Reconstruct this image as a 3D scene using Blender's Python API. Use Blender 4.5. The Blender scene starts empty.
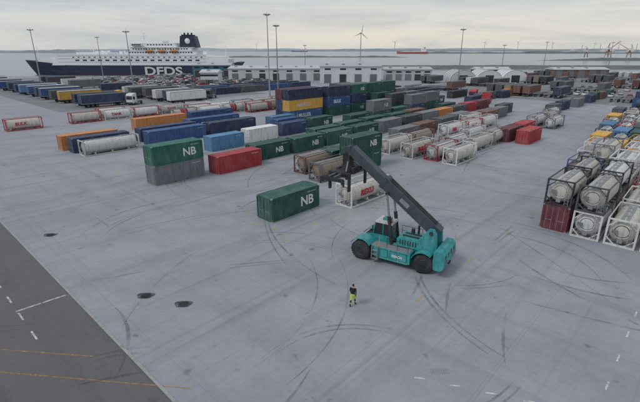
import bpy, math, random
from mathutils import Vector, Matrix
random.seed(7)
S=bpy.context.scene
C=bpy.context.collection
YA=math.radians(47.0)
UX,UY=math.cos(YA),math.sin(YA)
def P(a,b,z=0.0):
    return (a*UX-b*UY, a*UY+b*UX, z)

# ------------------------------------------------------------------ materials
def nt(name):
    m=bpy.data.materials.new(name); m.use_nodes=True
    t=m.node_tree; b=t.nodes["Principled BSDF"]
    return m,t,b
def N(t,k,**kw):
    n=t.nodes.new(k)
    for a,v in kw.items(): setattr(n,a,v)
    return n
def mixc(t,fac,a,b,mode='MIX'):
    n=N(t,"ShaderNodeMix",data_type='RGBA',blend_type=mode)
    if isinstance(fac,(int,float)): n.inputs[0].default_value=fac
    else: t.links.new(fac,n.inputs[0])
    for i,x in ((6,a),(7,b)):
        if isinstance(x,(tuple,list)): n.inputs[i].default_value=(x[0],x[1],x[2],1)
        else: t.links.new(x,n.inputs[i])
    return n.outputs[2]
def noise(t,vec,scale,detail=4,rough=.55,dist=0.0):
    n=N(t,"ShaderNodeTexNoise"); n.inputs["Scale"].default_value=scale
    n.inputs["Detail"].default_value=detail; n.inputs["Roughness"].default_value=rough
    n.inputs["Distortion"].default_value=dist
    if vec is not None: t.links.new(vec,n.inputs["Vector"])
    return n.outputs[0]
def ramp(t,fac,stops):
    n=N(t,"ShaderNodeValToRGB"); e=n.color_ramp.elements
    while len(e)<len(stops): e.new(0.5)
    for i,(p,c) in enumerate(stops):
        e[i].position=p; e[i].color=(c[0],c[1],c[2],1) if isinstance(c,(tuple,list)) else (c,c,c,1)
    t.links.new(fac,n.inputs[0]); return n.outputs[0]
def mapping(t,src,scale=(1,1,1),rot=(0,0,0)):
    n=N(t,"ShaderNodeMapping"); n.inputs["Scale"].default_value=scale; n.inputs["Rotation"].default_value=rot
    t.links.new(src,n.inputs[0]); return n.outputs[0]
_mc={}
def paint(name,col,rough=.5,dirt=.35,metal=0.0,rust=.15):
    """weathered paint: vertical streaks, fading, rust specks"""
    if name in _mc: return _mc[name]
    m,t,b=nt(name)
    tc=N(t,"ShaderNodeTexCoord"); oi=N(t,"ShaderNodeObjectInfo")
    add=N(t,"ShaderNodeVectorMath",operation='ADD')
    sc=N(t,"ShaderNodeVectorMath",operation='SCALE'); sc.inputs[3].default_value=0.37
    t.links.new(oi.outputs["Location"],sc.inputs[0])
    t.links.new(tc.outputs["Object"],add.inputs[0]); t.links.new(sc.outputs[0],add.inputs[1])
    v=add.outputs[0]
    n1=noise(t,mapping(t,v,(2.2,2.2,.35)),1.6,5)
    n2=noise(t,v,.8,3); n3=noise(t,v,5.0,6,.7)
    fade=tuple(min(1,c*.6+.16) for c in col); dark=tuple(c*.45+.012 for c in col)
    c1=mixc(t,ramp(t,n2,[(.35,0.0),(.75,dirt*.9)]),col,fade)
    c2=mixc(t,ramp(t,n1,[(.48,0.0),(.72,dirt*1.6 if dirt*1.6<1 else 1)]),c1,dark)
    c3=mixc(t,ramp(t,n3,[(.64,0.0),(.72,rust*3 if rust*3<1 else 1)]),c2,(.13,.055,.03))
    hs=N(t,"ShaderNodeHueSaturation")
    mr=N(t,"ShaderNodeMapRange"); mr.inputs[3].default_value=.82; mr.inputs[4].default_value=1.15
    t.links.new(oi.outputs["Random"],mr.inputs[0]); t.links.new(mr.outputs[0],hs.inputs["Value"])
    t.links.new(c3,hs.inputs["Color"]); t.links.new(hs.outputs[0],b.inputs["Base Color"])
    b.inputs["Metallic"].default_value=metal
    r=N(t,"ShaderNodeMapRange"); r.inputs[3].default_value=rough-.1; r.inputs[4].default_value=min(1,rough+.3)
    t.links.new(n1,r.inputs[0]); t.links.new(r.outputs[0],b.inputs["Roughness"])
    _mc[name]=m; return m
COL={'green':(.006,.080,.060),'green2':(.010,.115,.08),'red':(.40,.03,.038),'blue':(.022,.08,.23),'lblue':(.075,.22,.39),
'navy':(.014,.028,.08),'dblue':(.02,.045,.12),'grey':(.17,.18,.195),'dgrey':(.07,.075,.085),'brown':(.17,.075,.05),'maroon':(.13,.02,.03),
'orange':(.52,.20,.05),'yellow':(.66,.36,.045),'white':(.68,.68,.66),'cream':(.57,.54,.48),'black':(.025,.025,.028),'teal':(.01,.27,.27),
'tan':(.30,.23,.17)}
for k,c in COL.items(): paint("paint_"+k,c,dirt=.42,rust=.2)
def pm(k): return _mc["paint_"+k]
steel=paint("galvanised_steel",(.30,.31,.32),.45,.3,.3,.1)
dark=paint("dark_undercarriage",(.022,.022,.025),.7,.3,0,.1)
rubber=paint("tyre_rubber",(.022,.022,.024),.85,.5,0,0)
boompaint=paint("boom_slate_paint",(.042,.060,.080),.42,.3,0,.05)
tealp=paint("machine_teal_paint",(.014,.29,.30),.42,.55,0,.1)
whitel=paint("white_lettering",(.72,.72,.71),.5,.35,0,0)
redl=paint("red_lettering",(.5,.03,.03),.5,.1,0,0)
shipw=paint("ship_white_paint",(.80,.81,.82),.45,.12,0,.02)
shipn=paint("ship_navy_paint",(.012,.022,.055),.45,.2,0,.02)
lampm=paint("lamp_housing",(.12,.12,.13),.5,.2)
wallw=paint("white_cladding",(.62,.63,.64),.6,.25,0,.02)
roofg=paint("pale_roof_sheet",(.48,.49,.50),.7,.4,0,.03)
conc=paint("cast_concrete",(.30,.30,.29),.85,.4,0,.02)
turb=paint("turbine_white",(.40,.43,.45),.5,.1,0,0)
hiv=paint("hivis_yellow",(.50,.68,.05),.7,.15,0,0)
blackc=paint("dark_cloth",(.012,.013,.018),.9,.1,0,0)
skinm=paint("skin",(.42,.24,.17),.6,.05,0,0)
hairm=paint("hair",(.02,.013,.01),.7,.05,0,0)
def glass():
    m,t,b=nt("tinted_glass"); b.inputs["Base Color"].default_value=(.02,.03,.035,1); b.inputs["Roughness"].default_value=.08
    return m
glassm=glass()

def ground_mat():
    m,t,b=nt("yard_concrete")
    tc=N(t,"ShaderNodeTexCoord"); v=tc.outputs["Object"]
    vr=mapping(t,v,(1,1,1),(0,0,-YA))
    big=noise(t,v,.035,4,.6); mid=noise(t,v,.22,5,.62); fine=noise(t,v,2.6,6,.7); grit=noise(t,v,22,3,.7)
    c=mixc(t,ramp(t,big,[(.3,0),(.7,1)]),(.285,.295,.325),(.375,.385,.415))
    c=mixc(t,ramp(t,mid,[(.42,0),(.72,.6)]),c,(.21,.218,.245))
    c=mixc(t,ramp(t,fine,[(.5,0),(.8,.45)]),c,(.18,.187,.205))
    c=mixc(t,ramp(t,grit,[(.3,.16),(.6,0)]),c,(.14,.145,.16))
    # stretched wheel-worn streaks along and across the yard axes
    s1=noise(t,mapping(t,vr,(.02,.75,1)),1.0,5,.6,.6); s2=noise(t,mapping(t,vr,(.6,.025,1)),1.0,5,.6,.8)
    c=mixc(t,ramp(t,s1,[(.53,0),(.68,.38)]),c,(.18,.187,.205))
    c=mixc(t,ramp(t,s2,[(.55,0),(.7,.26)]),c,(.18,.187,.205))
    s3=noise(t,mapping(t,vr,(.015,2.6,1),(0,0,.35)),1.0,4,.6,.5)
    c=mixc(t,ramp(t,s3,[(.60,0),(.70,.3)]),c,(.16,.165,.18))
    # slab joints
    br=N(t,"ShaderNodeTexBrick"); br.offset=0.0; br.inputs["Scale"].default_value=1; br.inputs["Mortar Size"].default_value=.03
    br.inputs["Brick Width"].default_value=9.0; br.inputs["Row Height"].default_value=6.0
    br.inputs["Color1"].default_value=(0,0,0,1);br.inputs["Color2"].default_value=(0,0,0,1);br.inputs["Mortar"].default_value=(.26,.26,.26,1)
    t.links.new(vr,br.inputs["Vector"]); c=mixc(t,br.outputs["Color"],c,(.16,.165,.18))
    # oil spots
    sp=noise(t,v,.9,2,.4); c=mixc(t,ramp(t,sp,[(.69,0),(.76,.55)]),c,(.09,.09,.10))
    sp2=noise(t,v,.33,6,.75); c=mixc(t,ramp(t,sp2,[(.62,0),(.75,.5)]),c,(.15,.153,.165))
    t.links.new(c,b.inputs["Base Color"]); b.inputs["Roughness"].default_value=.82
    bu=N(t,"ShaderNodeBump"); bu.inputs["Strength"].default_value=.15; bu.inputs["Distance"].default_value=.02
    t.links.new(fine,bu.inputs["Height"]); t.links.new(bu.outputs[0],b.inputs["Normal"])
    return m
def asphalt_mat(name,c0,c1):
    m,t,b=nt(name); tc=N(t,"ShaderNodeTexCoord"); v=tc.outputs["Object"]
    vr=mapping(t,v,(1,1,1),(0,0,-YA))
    c=mixc(t,ramp(t,noise(t,v,.12,4),[(.3,0),(.7,1)]),c0,c1)
    c=mixc(t,ramp(t,noise(t,mapping(t,vr,(.7,.03,1)),1,5,.6,.4),[(.5,0),(.68,.5)]),c,tuple(x*.6 for x in c0))
    g=noise(t,v,30,3,.7); c=mixc(t,ramp(t,g,[(.4,0),(.75,.5)]),c,tuple(x*1.9 for x in c1))
    c=mixc(t,ramp(t,noise(t,v,1.7,6,.7),[(.5,0),(.8,.4)]),c,tuple(x*1.35 for x in c1))
    c=mixc(t,ramp(t,noise(t,v,.5,6,.75),[(.58,0),(.7,.5)]),c,tuple(x*.62 for x in c0))
    t.links.new(c,b.inputs["Base Color"]); b.inputs["Roughness"].default_value=.85
    return m
def line_mat(name,col,wear=.5):
    m,t,b=nt(name); tc=N(t,"ShaderNodeTexCoord")
    b.inputs["Base Color"].default_value=(*col,1); b.inputs["Roughness"].default_value=.8
    t.links.new(ramp(t,noise(t,tc.outputs["Object"],3.5,6,.75),[(wear-.13,0),(wear+.08,.85)]),b.inputs["Alpha"])
    return m
def track_mat():
    m,t,b=nt("tyre_rubber_marks"); tc=N(t,"ShaderNodeTexCoord")
    b.inputs["Base Color"].default_value=(.08,.082,.092,1); b.inputs["Roughness"].default_value=.8
    n1=ramp(t,noise(t,tc.outputs["Object"],.35,5,.7),[(.34,0),(.68,.5)])
    n2=ramp(t,noise(t,tc.outputs["Object"],7,4,.7),[(.3,.15),(.65,1)])
    mu=N(t,"ShaderNodeMath",operation='MULTIPLY'); t.links.new(n1,mu.inputs[0]); t.links.new(n2,mu.inputs[1])
    t.links.new(mu.outputs[0],b.inputs["Alpha"]); return m
def sea_mat():
    m,t,b=nt("sea_water"); tc=N(t,"ShaderNodeTexCoord")
    b.inputs["Base Color"].default_value=(.16,.20,.23,1); b.inputs["Roughness"].default_value=.22
    n=noise(t,mapping(t,tc.outputs["Object"],(.5,1,1)),.25,6,.65)
    bu=N(t,"ShaderNodeBump"); bu.inputs["Strength"].default_value=.5; bu.inputs["Distance"].default_value=.5
    t.links.new(n,bu.inputs["Height"]); t.links.new(bu.outputs[0],b.inputs["Normal"])
    return m

# ------------------------------------------------------------------ mesh builder
class MB:
    def __init__(s): s.v=[];s.f=[];s.m=[];s.s=[]
    def add(s,vs,fs,mi,sm=False,M=None):
        o=len(s.v)
        for p in vs:
            p=Vector(p)
            if M is not None: p=M@p
            s.v.append(tuple(p))
        for q in fs:
            s.f.append([o+i for i in q]); s.m.append(mi); s.s.append(sm)
    def box(s,x0,y0,z0,x1,y1,z1,mi,M=None):
        vs=[(x0,y0,z0),(x1,y0,z0),(x1,y1,z0),(x0,y1,z0),(x0,y0,z1),(x1,y0,z1),(x1,y1,z1),(x0,y1,z1)]
        s.add(vs,[(3,2,1,0),(4,5,6,7),(0,1,5,4),(1,2,6,5),(2,3,7,6),(3,0,4,7)],mi,False,M)
    def loft(s,rings,mi,sm=True,cap=True,M=None):
        n=len(rings[0]); vs=[p for r in rings for p in r]; fs=[]
        for i in range(len(rings)-1):
            for j in range(n):
                k=(j+1)%n; fs.append((i*n+j,i*n+k,(i+1)*n+k,(i+1)*n+j))
        s.add(vs,fs,mi,sm,M)
        if cap:
            s.add(rings[0],[tuple(range(n-1,-1,-1))],mi,False,M); s.add(rings[-1],[tuple(range(n))],mi,False,M)
    def cyl(s,p0,p1,r0,mi,r1=None,n=12,cap=True,M=None):
        r1=r0 if r1 is None else r1
        p0=Vector(p0);p1=Vector(p1);d=(p1-p0).normalized()
        a=Vector((0,0,1)) if abs(d.z)<.9 else Vector((1,0,0))
        x=d.cross(a).normalized(); y=d.cross(x)
        R=[]
        for p,r in ((p0,r0),(p1,r1)):
            R.append([tuple(p+x*math.cos(t)*r-y*math.sin(t)*r) for t in [2*math.pi*i/n for i in range(n)]])
        s.loft(R,mi,True,cap,M)
    def lathe(s,p0,axis,prof,mi,n=20,M=None,sm=True):
        """prof: list (t,r) along axis"""
        p0=Vector(p0);d=Vector(axis).normalized()
        a=Vector((0,0,1)) if abs(d.z)<.9 else Vector((1,0,0))
        x=d.cross(a).normalized(); y=d.cross(x)
        R=[[tuple(p0+d*t+x*math.cos(q)*r-y*math.sin(q)*r) for q in [2*math.pi*i/n for i in range(n)]] for t,r in prof]
        s.loft(R,mi,sm,True,M)
    def prism(s,prof,y0,y1,mi,M=None):
        n=len(prof)
        vs=[(x,y0,z) for x,z in prof]+[(x,y1,z) for x,z in prof]
        fs=[tuple(range(n)),tuple(range(2*n-1,n-1,-1))]
        for i in range(n):
            j=(i+1)%n; fs.append((j,i,n+i,n+j))
        s.add(vs,fs,mi,False,M)
    def beam(s,p0,p1,w,h,mi,w1=None,h1=None):
        """rectangular tapered beam; w across horizontal, h in the vertical plane"""
        p0=Vector(p0);p1=Vector(p1);d=(p1-p0).normalized()
        side=d.cross(Vector((0,0,1)))
        side=side.normalized() if side.length>1e-3 else Vector((0,1,0))
        up=side.cross(d).normalized(); w1=w1 or w; h1=h1 or h
        R=[]
        for p,ww,hh in ((p0,w,h),(p1,w1,h1)):
            R.append([tuple(p+side*sx*ww/2+up*sz*hh/2) for sx,sz in ((-1,-1),(1,-1),(1,1),(-1,1))])
        s.loft(R,mi,False)
    def mesh(s,name,mats):
        me=bpy.data.meshes.new(name); me.from_pydata(s.v,[],s.f)
        for m in mats: me.materials.append(m)
        me.polygons.foreach_set("material_index",s.m); me.polygons.foreach_set("use_smooth",s.s)
        me.update(); return me
def ob(name,data,loc=(0,0,0),rz=0,parent=None,rot=None):
    o=bpy.data.objects.new(name,data); C.objects.link(o); o.location=loc
    o.rotation_euler=rot if rot else (0,0,rz)
    if parent: o.parent=parent
    return o
_tc={}
def text(body,size,mat,off=.0,ext=.004,align='LEFT'):
    k=(body,size,mat.name,off)
    if k not in _tc:
        c=bpy.data.curves.new("lettering","FONT"); c.body=body; c.size=size; c.offset=off; c.extrude=ext; c.align_x=align
        c.resolution_u=4; c.materials.append(mat); _tc[k]=c
    return _tc[k]

# ------------------------------------------------------------------ setting
def plane(name,pts,z,mat):
    m=MB(); m.add([(x,y,z) for x,y in pts],[tuple(range(len(pts)))],0); return ob(name,m.mesh(name,[mat]))
# quay land with a real vertical quay wall
land=[(-1500,-300),(1800,-300),(1800,330),(260,322),(120,312),(-60,306),(-330,306),(-1500,330)]
m=MB(); n=len(land)
m.add([(x,y,0) for x,y in land],[tuple(range(n))],0)
m.add([(x,y,0) for x,y in land]+[(x,y,-6) for x,y in land],[(i,n+i,n+(i+1)%n,(i+1)%n) for i in range(n)],0)
ob("ground",m.mesh("ground",[ground_mat()]))
plane("sea",[(-40000,-3000),(40000,-3000),(40000,60000),(-40000,60000)],-3.0,sea_mat())
# apron asphalt road lower-left (a<7.5)
asph=asphalt_mat("old_asphalt",(.092,.086,.092),(.125,.118,.122))
q=[P(7.5,-60),P(7.5,420),P(-200,420),P(-200,-60)]
m=MB(); m.add([(x,y,.004) for x,y,_ in q],[(0,1,2,3)],0); ob("road",m.mesh("road",[asph]))
m=MB(); m.box(7.41,-60,0.0,7.59,300,.03,0); o=ob("road_edge_kerb",m.mesh("kerb",[conc]),rz=YA)
asph2=asphalt_mat("parking_asphalt",(.14,.145,.155),(.20,.205,.215))
m=MB()
def abq(mb,a0,a1,b0,b1,z,mi=0):
    mb.add([P(a0,b0,z),P(a1,b0,z),P(a1,b1,z),P(a0,b1,z)],[(0,1,2,3)],mi)
abq(m,168,420,-160,112,.004); abq(m,40,118,140,330,.004)
ob("parking_pavement",m.mesh("parking",[asph2]))
# markings
wl=line_mat("worn_white_marking",(.72,.72,.70),.47); yl=line_mat("worn_yellow_marking",(.60,.42,.06),.5); olm=line_mat("worn_orange_marking",(.48,.27,.08),.52)
m=MB()
def seg(p,q,w,z,mi):
    p=Vector((p[0],p[1],0));q=Vector((q[0],q[1],0));d=(q-p).normalized();s=Vector((-d.y,d.x,0))*w/2
    m.add([tuple(p-s+Vector((0,0,z))),tuple(q-s+Vector((0,0,z))),tuple(q+s+Vector((0,0,z))),tuple(p+s+Vector((0,0,z)))],[(0,1,2,3)],mi)
seg(P(4.1,32.5),P(7.2,32.3),.14,.009,0)
for b in range(28,70,3): 
    seg(P(4.2,b),P(4.2,b+1.2),.11,.009,0)
seg((-30,22.4),(-13.2,20.6),.09,.009,2); seg((-24,20),(-6.9,18.1),.09,.010,2); seg((-24,17.4),(-9,15.6),.09,.009,2)
for a,b in [(26.6,36.2),(24.9,28.4),(29,28.6),(33,28.4),(37,31.2),(40.5,31.2),(34,27),(38,27),(42,27),(30,37.5),(34,37.5),(38,37),(46,36.2),(50,36.2),(25,33),(25,30.5)]:
    seg(P(a,b),P(a+1.3,b),.13,.009,1)
for k in range(24):
    a=24+k*8.2
    for b in (50.2,34.2,27.4,13.0): seg(P(a,b),P(a+1.1,b),.13,.009,1)
    for b in (62,74): seg(P(a,b),P(a,b+2.2),.13,.009,1)
for k in range(7):
    seg((5.2+k*1.75,18.9-k*.55),(5.75+k*1.75,18.8-k*.55),.1,.009,0)
for k in range(5): seg(P(20.5+k*3,1.2),P(21.3+k*3,1.2),.1,.009,0)
for k in range(30): seg(P(170+(k//10)*28,20+(k%10)*8),P(190+(k//10)*28,20+(k%10)*8),.2,.012,0)
ob("painted_markings",m.mesh("markings",[wl,yl,olm]))
# tyre marks
m=MB(); zc=.0065
tr=random.Random(21)
def arc(cx,cy,r,a0,a1,w,dr=0):
    global zc
    zc+=.0001; nn=40; L=[]
    for i in range(nn+1):
        f=i/nn; t=a0+(a1-a0)*f; rr=r*(1+.02*math.sin(t*2+r)+.25*(f-.5)**2)+dr; ww=w*(.35+.65*math.sin(math.pi*f))
        L.append(((cx+math.cos(t)*(rr-ww/2),cy+math.sin(t)*(rr-ww/2),zc),(cx+math.cos(t)*(rr+ww/2),cy+math.sin(t)*(rr+ww/2),zc)))
    vs=[p for q in L for p in q]; m.add(vs,[(2*i,2*i+1,2*i+3,2*i+2) for i in range(nn)],0)
for i in range(60):
    r=tr.choice([5,6.5,8,10,12,16,24,34]); 
    cx=tr.gauss(1,15); cy=tr.gauss(34,11); t=tr.uniform(0,6.28); L=tr.uniform(.5,1.8); w=tr.uniform(.07,.24)
    arc(cx,cy,r,t,t+L,w)
    if tr.random()<.5: arc(cx,cy,r,t+.05,t+L*tr.uniform(.7,1),w,2.3)
    if tr.random()<.5: arc(cx,cy,r,t+.02,t+L*tr.uniform(.7,1),w,.42)
for i in range(26):
    r=tr.choice([20,35,50]); cx=tr.uniform(-40,70); cy=tr.uniform(50,110); t=tr.uniform(0,6.28); arc(cx,cy,r,t,t+1.1,.35)
ob("tyre_marks",m.mesh("tyre_marks",[track_mat()]))
# drain covers
stain=line_mat("drain_stain",(.06,.06,.065),.47)
for (x,y) in [(-12.8,27.2),(-9.7,26.1),(-26.3,38.1)]:
    m=MB(); m.lathe((0,0,-.02),(0,0,1),[(0,.36),(.045,.36),(.045,.31),(.035,.29)],0,20)
    for k in range(-3,4): m.box(-.25,k*.08-.02,.02,.25,k*.08+.02,.028,0)
    m.add([(math.cos(t)*(.62+.1*math.sin(3*t)),math.sin(t)*(.5+.1*math.cos(2*t)),.0055) for t in [i*math.pi/12 for i in range(24)]],[tuple(range(24))],1)
    ob("drain_cover",m.mesh("drain_cover",[dark,stain]),(x,y,0))
m=MB()
for i in range(9): m.box(i*.12,-.22,0,i*.12+.05,.22,.012,0)
ob("drain_grate",m.mesh("drain_grate",[steel]),(6.2,19.4,0))

# ------------------------------------------------------------------ shipping containers
_cc={}
def container_mesh(L,col,H=2.59):
    k=(round(L,1),col,H)
    if k in _cc: return _cc[k]
    W=2.44; m=MB()
    for x in (0,L-.17):
        for y in (0,W-.17): m.box(x,y,.12,x+.17,y+.17,H-.12,0)
    for x in (0,L-.18):
        for y in (0,W-.165):
            m.box(x-.004,y-.004,0,x+.184,y+.169,.12,2); m.box(x-.004,y-.004,H-.12,x+.184,y+.169,H+.004,2)
    for y in (.0,W-.1):
        m.box(.18,y,.02,L-.18,y+.1,.17,0); m.box(.18,y,H-.11,L-.18,y+.1,H-.01,0)
    for x in (0,L-.12):
        m.box(x,.18,.02,x+.12,W-.18,.17,0); m.box(x,.18,H-.15,x+.12,W-.18,H-.01,0)
    # corrugated walls
    z0,z1=.17,H-.11
    def corr(p0,p1,nrm,za,zb,pitch=.28,dep=.045):
        p0=Vector(p0);p1=Vector(p1);d=p1-p0;ln=d.length;d.normalize();n=max(1,round(ln/pitch));pt=ln/n;L_=[]
        for i in range(n):
            for f,o in ((0,0),(.25,0),(.42,1),(.75,1),(.92,0)): L_.append(p0+d*(i+f)*pt-Vector(nrm)*(dep*o))
        L_.append(p1.copy())
        vs=[(p.x,p.y,za) for p in L_]+[(p.x,p.y,zb) for p in L_]; k2=len(L_)
        m.add(vs,[(i,i+1,k2+i+1,k2+i) for i in range(k2-1)],0)
    corr((.17,.02,0),(L-.17,.02,0),(0,-1,0),z0,z1)
    corr((L-.17,W-.02,0),(.17,W-.02,0),(0,1,0),z0,z1)
    corr((L-.02,.17,0),(L-.02,W-.17,0),(1,0,0),z0,z1-.04)
    # roof with shallow cross ribs
    n=int(L/.42); pts=[]
    for i in range(n):
        x=.12+(L-.24)*i/n; dx=(L-.24)/n
        pts+=[(x,H-.035),(x+dx*.35,H-.035),(x+dx*.5,H-.012),(x+dx*.85,H-.012)]
    pts.append((L-.12,H-.035)); k2=len(pts)
    m.add([(x,.1,z) for x,z in pts]+[(x,W-.1,z) for x,z in pts],[(i,i+1,k2+i+1,k2+i) for i in range(k2-1)],0)
    # doors at x=0
    for y0,y1 in ((.18,W/2-.01),(W/2+.01,W-.18)):
        m.box(.03,y0,.18,.08,y1,H-.16,0)
        for zz in (.45,1.0,1.55,2.1): m.box(.018,y0+.05,zz,.03,y1-.05,zz+.3,0)
        for yy in (y0+.25,y1-.25):
            m.cyl((-.005,yy,.14),(-.005,yy,H-.13),.022,2,n=6)
            m.box(-.03,yy-.02,1.0,.012,yy+.22 if yy<y0+.4 else yy-.22,1.05,2)
        for zz in (.3,.9,1.6,2.2): m.box(.0,(y0-.05) if y0<W/2-.1 else y1-.06,zz,.028,(y0+.06) if y0<W/2-.1 else y1+.05,zz+.1,1)
    # fork pockets
    for xx in (L/2-1.1,L/2+.8): m.box(xx,-.003,.045,xx+.32,.02,.145,1)
    m.box(.17,.1,.06,L-.17,W-.1,.1,1)
    _cc[k]=m.mesh("container",[pm(col),dark,steel]); return _cc[k]
def container(a,b,L,col,lvl=0,logo=None,H=2.59,drot=0,name="shipping_container",lc=None,ls=1.25):
    ry=YA+math.radians(drot+random.uniform(-.5,.5))
    o=ob(name,container_mesh(L,col,H),P(a,b,lvl*2.6),ry)
    if logo:
        t=ob("logo_lettering",text(logo,ls,lc or whitel,.035),(L*.58 if len(logo)<3 else L*.22,-.012,H*.5-ls*.36),parent=o,rot=(math.pi/2,0,0))
    # identification codes
    ob("code_lettering",text("NBKU 304%03d 2"%random.randint(10,12),.2,whitel,.0),(L-1.9,-.012,H-.5),parent=o,rot=(math.pi/2,0,0))
    return o
_tk={}
def tank_mesh(L,col,fr,full=True,band=None):
    k=(round(L,1),col,fr,full,band)
    if k in _tk: return _tk[k]
    W=2.44;H=2.59;m=MB();r=1.13;cz=1.40;cy=W/2
    for x in (0,L-.16):
        for y in (0,W-.16): m.box(x,y,.0,x+.16,y+.16,H,1)
        m.box(x+.01,.16,.0,x+.15,W-.16,.16,1); m.box(x+.01,.16,H-.14,x+.15,W-.16,H-.01,1)
        for sy,y0 in ((1,.16),(-1,W-.16)):
            for z0,z1 in ((.16,.75),(H-.14,H-.75)):
                m.beam((x+.08,y0,z1),(x+.08,y0+sy*.62,z0),.06,.09,1)
    for y in (0,W-.14): m.box(.16,y,.02,L-.16,y+.14,.16,1)
    if full:
        for y in (0,W-.09): m.box(.16,y,H-.11,L-.16,y+.09,H-.02,1)
    for x in (L*.2,L*.5,L*.8):
        m.box(x-.08,.14,.03,x+.08,W-.14,.15,1); m.box(x-.12,.45,.15,x+.12,W-.45,.42,1)
    x0,x1=.22,L-.22
    prof=[(0,.04),(.02,.35),(.09,.68),(.2,.94),(.36,r-.03),(.5,r)]
    Lp=x1-x0
    full_prof=prof+[(Lp-t,rr) for t,rr in reversed(prof)]
    m.lathe((x0,cy,cz),(1,0,0),full_prof,0,28)
    for i in range(5):
        xx=x0+.6+(Lp-1.2)*i/4; m.lathe((xx-.04,cy,cz),(1,0,0),[(0,r),(0,r+.022),(.08,r+.022),(.08,r)],3,28)
    # end heat-shield ring and outlet valve
    m.lathe((x0+.06,cy,cz),(1,0,0),[(0,.60),(-.02,.62),(-.02,.70),(0,.72)],3,24)
    m.cyl((.12,cy,.55),(.5,cy,.65),.12,2,n=10); m.box(.06,cy-.2,.35,.14,cy+.2,.7,2)
    # walkway, manlids
    m.box(.2,cy-.32,H-.07,L-.2,cy-.05,H-.045,2); m.box(.2,cy+.05,H-.07,L-.2,cy+.32,H-.045,2)
    for xx in (L*.3,L*.55,L*.75): m.cyl((xx,cy,H-.2),(xx,cy,H-.01),.24,2,n=14)
    # ladder on end
    for yy in (.3,.62): m.box(-.02,yy,.2,.01,yy+.04,H-.05,2)
    for i in range(7): m.box(-.02,.34,.35+i*.3,.005,.62,.38+i*.3,2)
    m.box(.5,-.004,.3,1.0,.02,.75,2)
    m.box(-.012,cy+.25,1.2,.0,cy+.75,1.55,4)
    if band:
        t0=Lp*.30;t1=Lp*.62
        m.lathe((x0+t0,cy,cz),(1,0,0),[(0,r),(0,r+.012),(t1-t0,r+.012),(t1-t0,r)],4,28)
    _tk[k]=m.mesh("tank_container",[pm(col),pm(fr),steel,pm(col),pm(band or 'grey')]); return _tk[k]
def tank(a,b,L=6.06,col='white',fr='white',lvl=0,full=True,word=None,drot=0,band=None,wc=None):
    o=ob("tank_container",tank_mesh(L,col,fr,full,band),P(a,b,lvl*2.6),YA+math.radians(drot+random.uniform(-.8,.8)))
    if word: ob("tank_lettering",text(word,.95,wc or redl,.03,.03),(L*.25,.065,1.12),parent=o,rot=(math.pi/2,0,0))
    return o

# foreground group
container(26.7,31.7,7.15,'green',0,"NB",ls=1.5)
tank(35.6,28.3,7.1,'cream','white',word="REXU",drot=0)
tank(40.6,37.6,7.15,'tan','grey',full=True)
tank(42,42.0,7.15,'tan','brown')
container(46.9,37.4,7.15,'green',0); container(46.9,37.4,7.15,'green',1,"NB")
container(47.3,41.6,7.15,'green',0,"NB")
# long row A
container(24.6,52.6,7.5,'grey'); container(24.6,52.6,7.5,'green2',1,"NB",ls=1.5)
container(33.4,51.1,8.0,'red')
for a,b,c,lg in [(41.8,53.2,'green',"NB"),(50.0,52.6,'green',"NB"),(58.5,52.8,'green',"NB"),(67.0,52.6,'green',"NB"),(76.5,52.8,'grey',None),(85,52.6,'dgrey',None),(93.5,53,'grey',None),(101.5,53,'orange',None),(110,53,'dgrey',None),(119,54,'red',None),(128,54,'maroon',None)]:
    container(a,b,7.6,c,0,lg)
for a,b,c,lg in [(59,56.4,'green',"NB"),(67.6,57,'green',"NB"),(77,57.5,'green',"NB"),(86,57,'green',None),(95,57.5,'brown',None),(113,58,'green',None)]:
    container(a,b,7.6,c,0,lg)
for a,b,c,lg in [(78,63,'green',"NB"),(87,63,'green',"NB"),(96,63,'green',None),(106,64,'dblue',None),(116,65,'green',None)]:
    container(a,b,7.6,c,0,lg)
    if random.random()<.6: container(a,b,7.6,random.choice(['green','green','grey','navy']),1,lg)
# row B/C
container(41.1,64.4,7.15,'lblue'); container(50.3,65.6,7.5,'white'); container(59.5,66,7.5,'dblue'); container(68.5,66.5,7.15,'green',0,"NB")
container(36,77.2,12.2,'blue'); container(49.5,77.6,12.2,'navy'); container(36.5,81.6,12.2,'dblue')
container(49,84.9,13.6,'blue',0,"SAMSKIP"); container(41.5,94.4,12.6,'orange'); container(55.6,94.8,12.2,'blue')
tank(24.4,76.9,9.6,'white','white',full=False); container(24.0,80.7,10.0,'dblue'); container(23.4,84.5,10.0,'orange')
container(62,70.5,7.15,'blue'); container(64,74.5,7.15,'lblue')
# left tanks
tank(21.5,114.2,7.15,'cream','red',word="BULK"); 
for i,(a,b) in enumerate([(35,114.8),(42.6,114.2),(50.2,114),(57.8,113.8),(43,119),(66,113)]):
    tank(a,b,7.0,'white' if i%3 else 'cream','red' if i%2==0 else 'white',band=None,word="TANK" if i%2 else None)
for i in range(7): tank(55.5+i*7.7,103.4+random.uniform(-.4,.4),7.1,random.choice(['white','cream','white']),random.choice(['white','red','grey']),band=random.choice([None,'red',None]))
for i in range(8): tank(63+i*7.7,109+random.uniform(-.4,.4),7.1,random.choice(['white','cream','white']),random.choice(['white','red','blue']),band=random.choice([None,'maroon',None]))
for i in range(6): tank(77+i*7.7,98.6+random.uniform(-.4,.4),7.1,random.choice(['white','cream','tan']),random.choice(['red','red','blue']))
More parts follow.
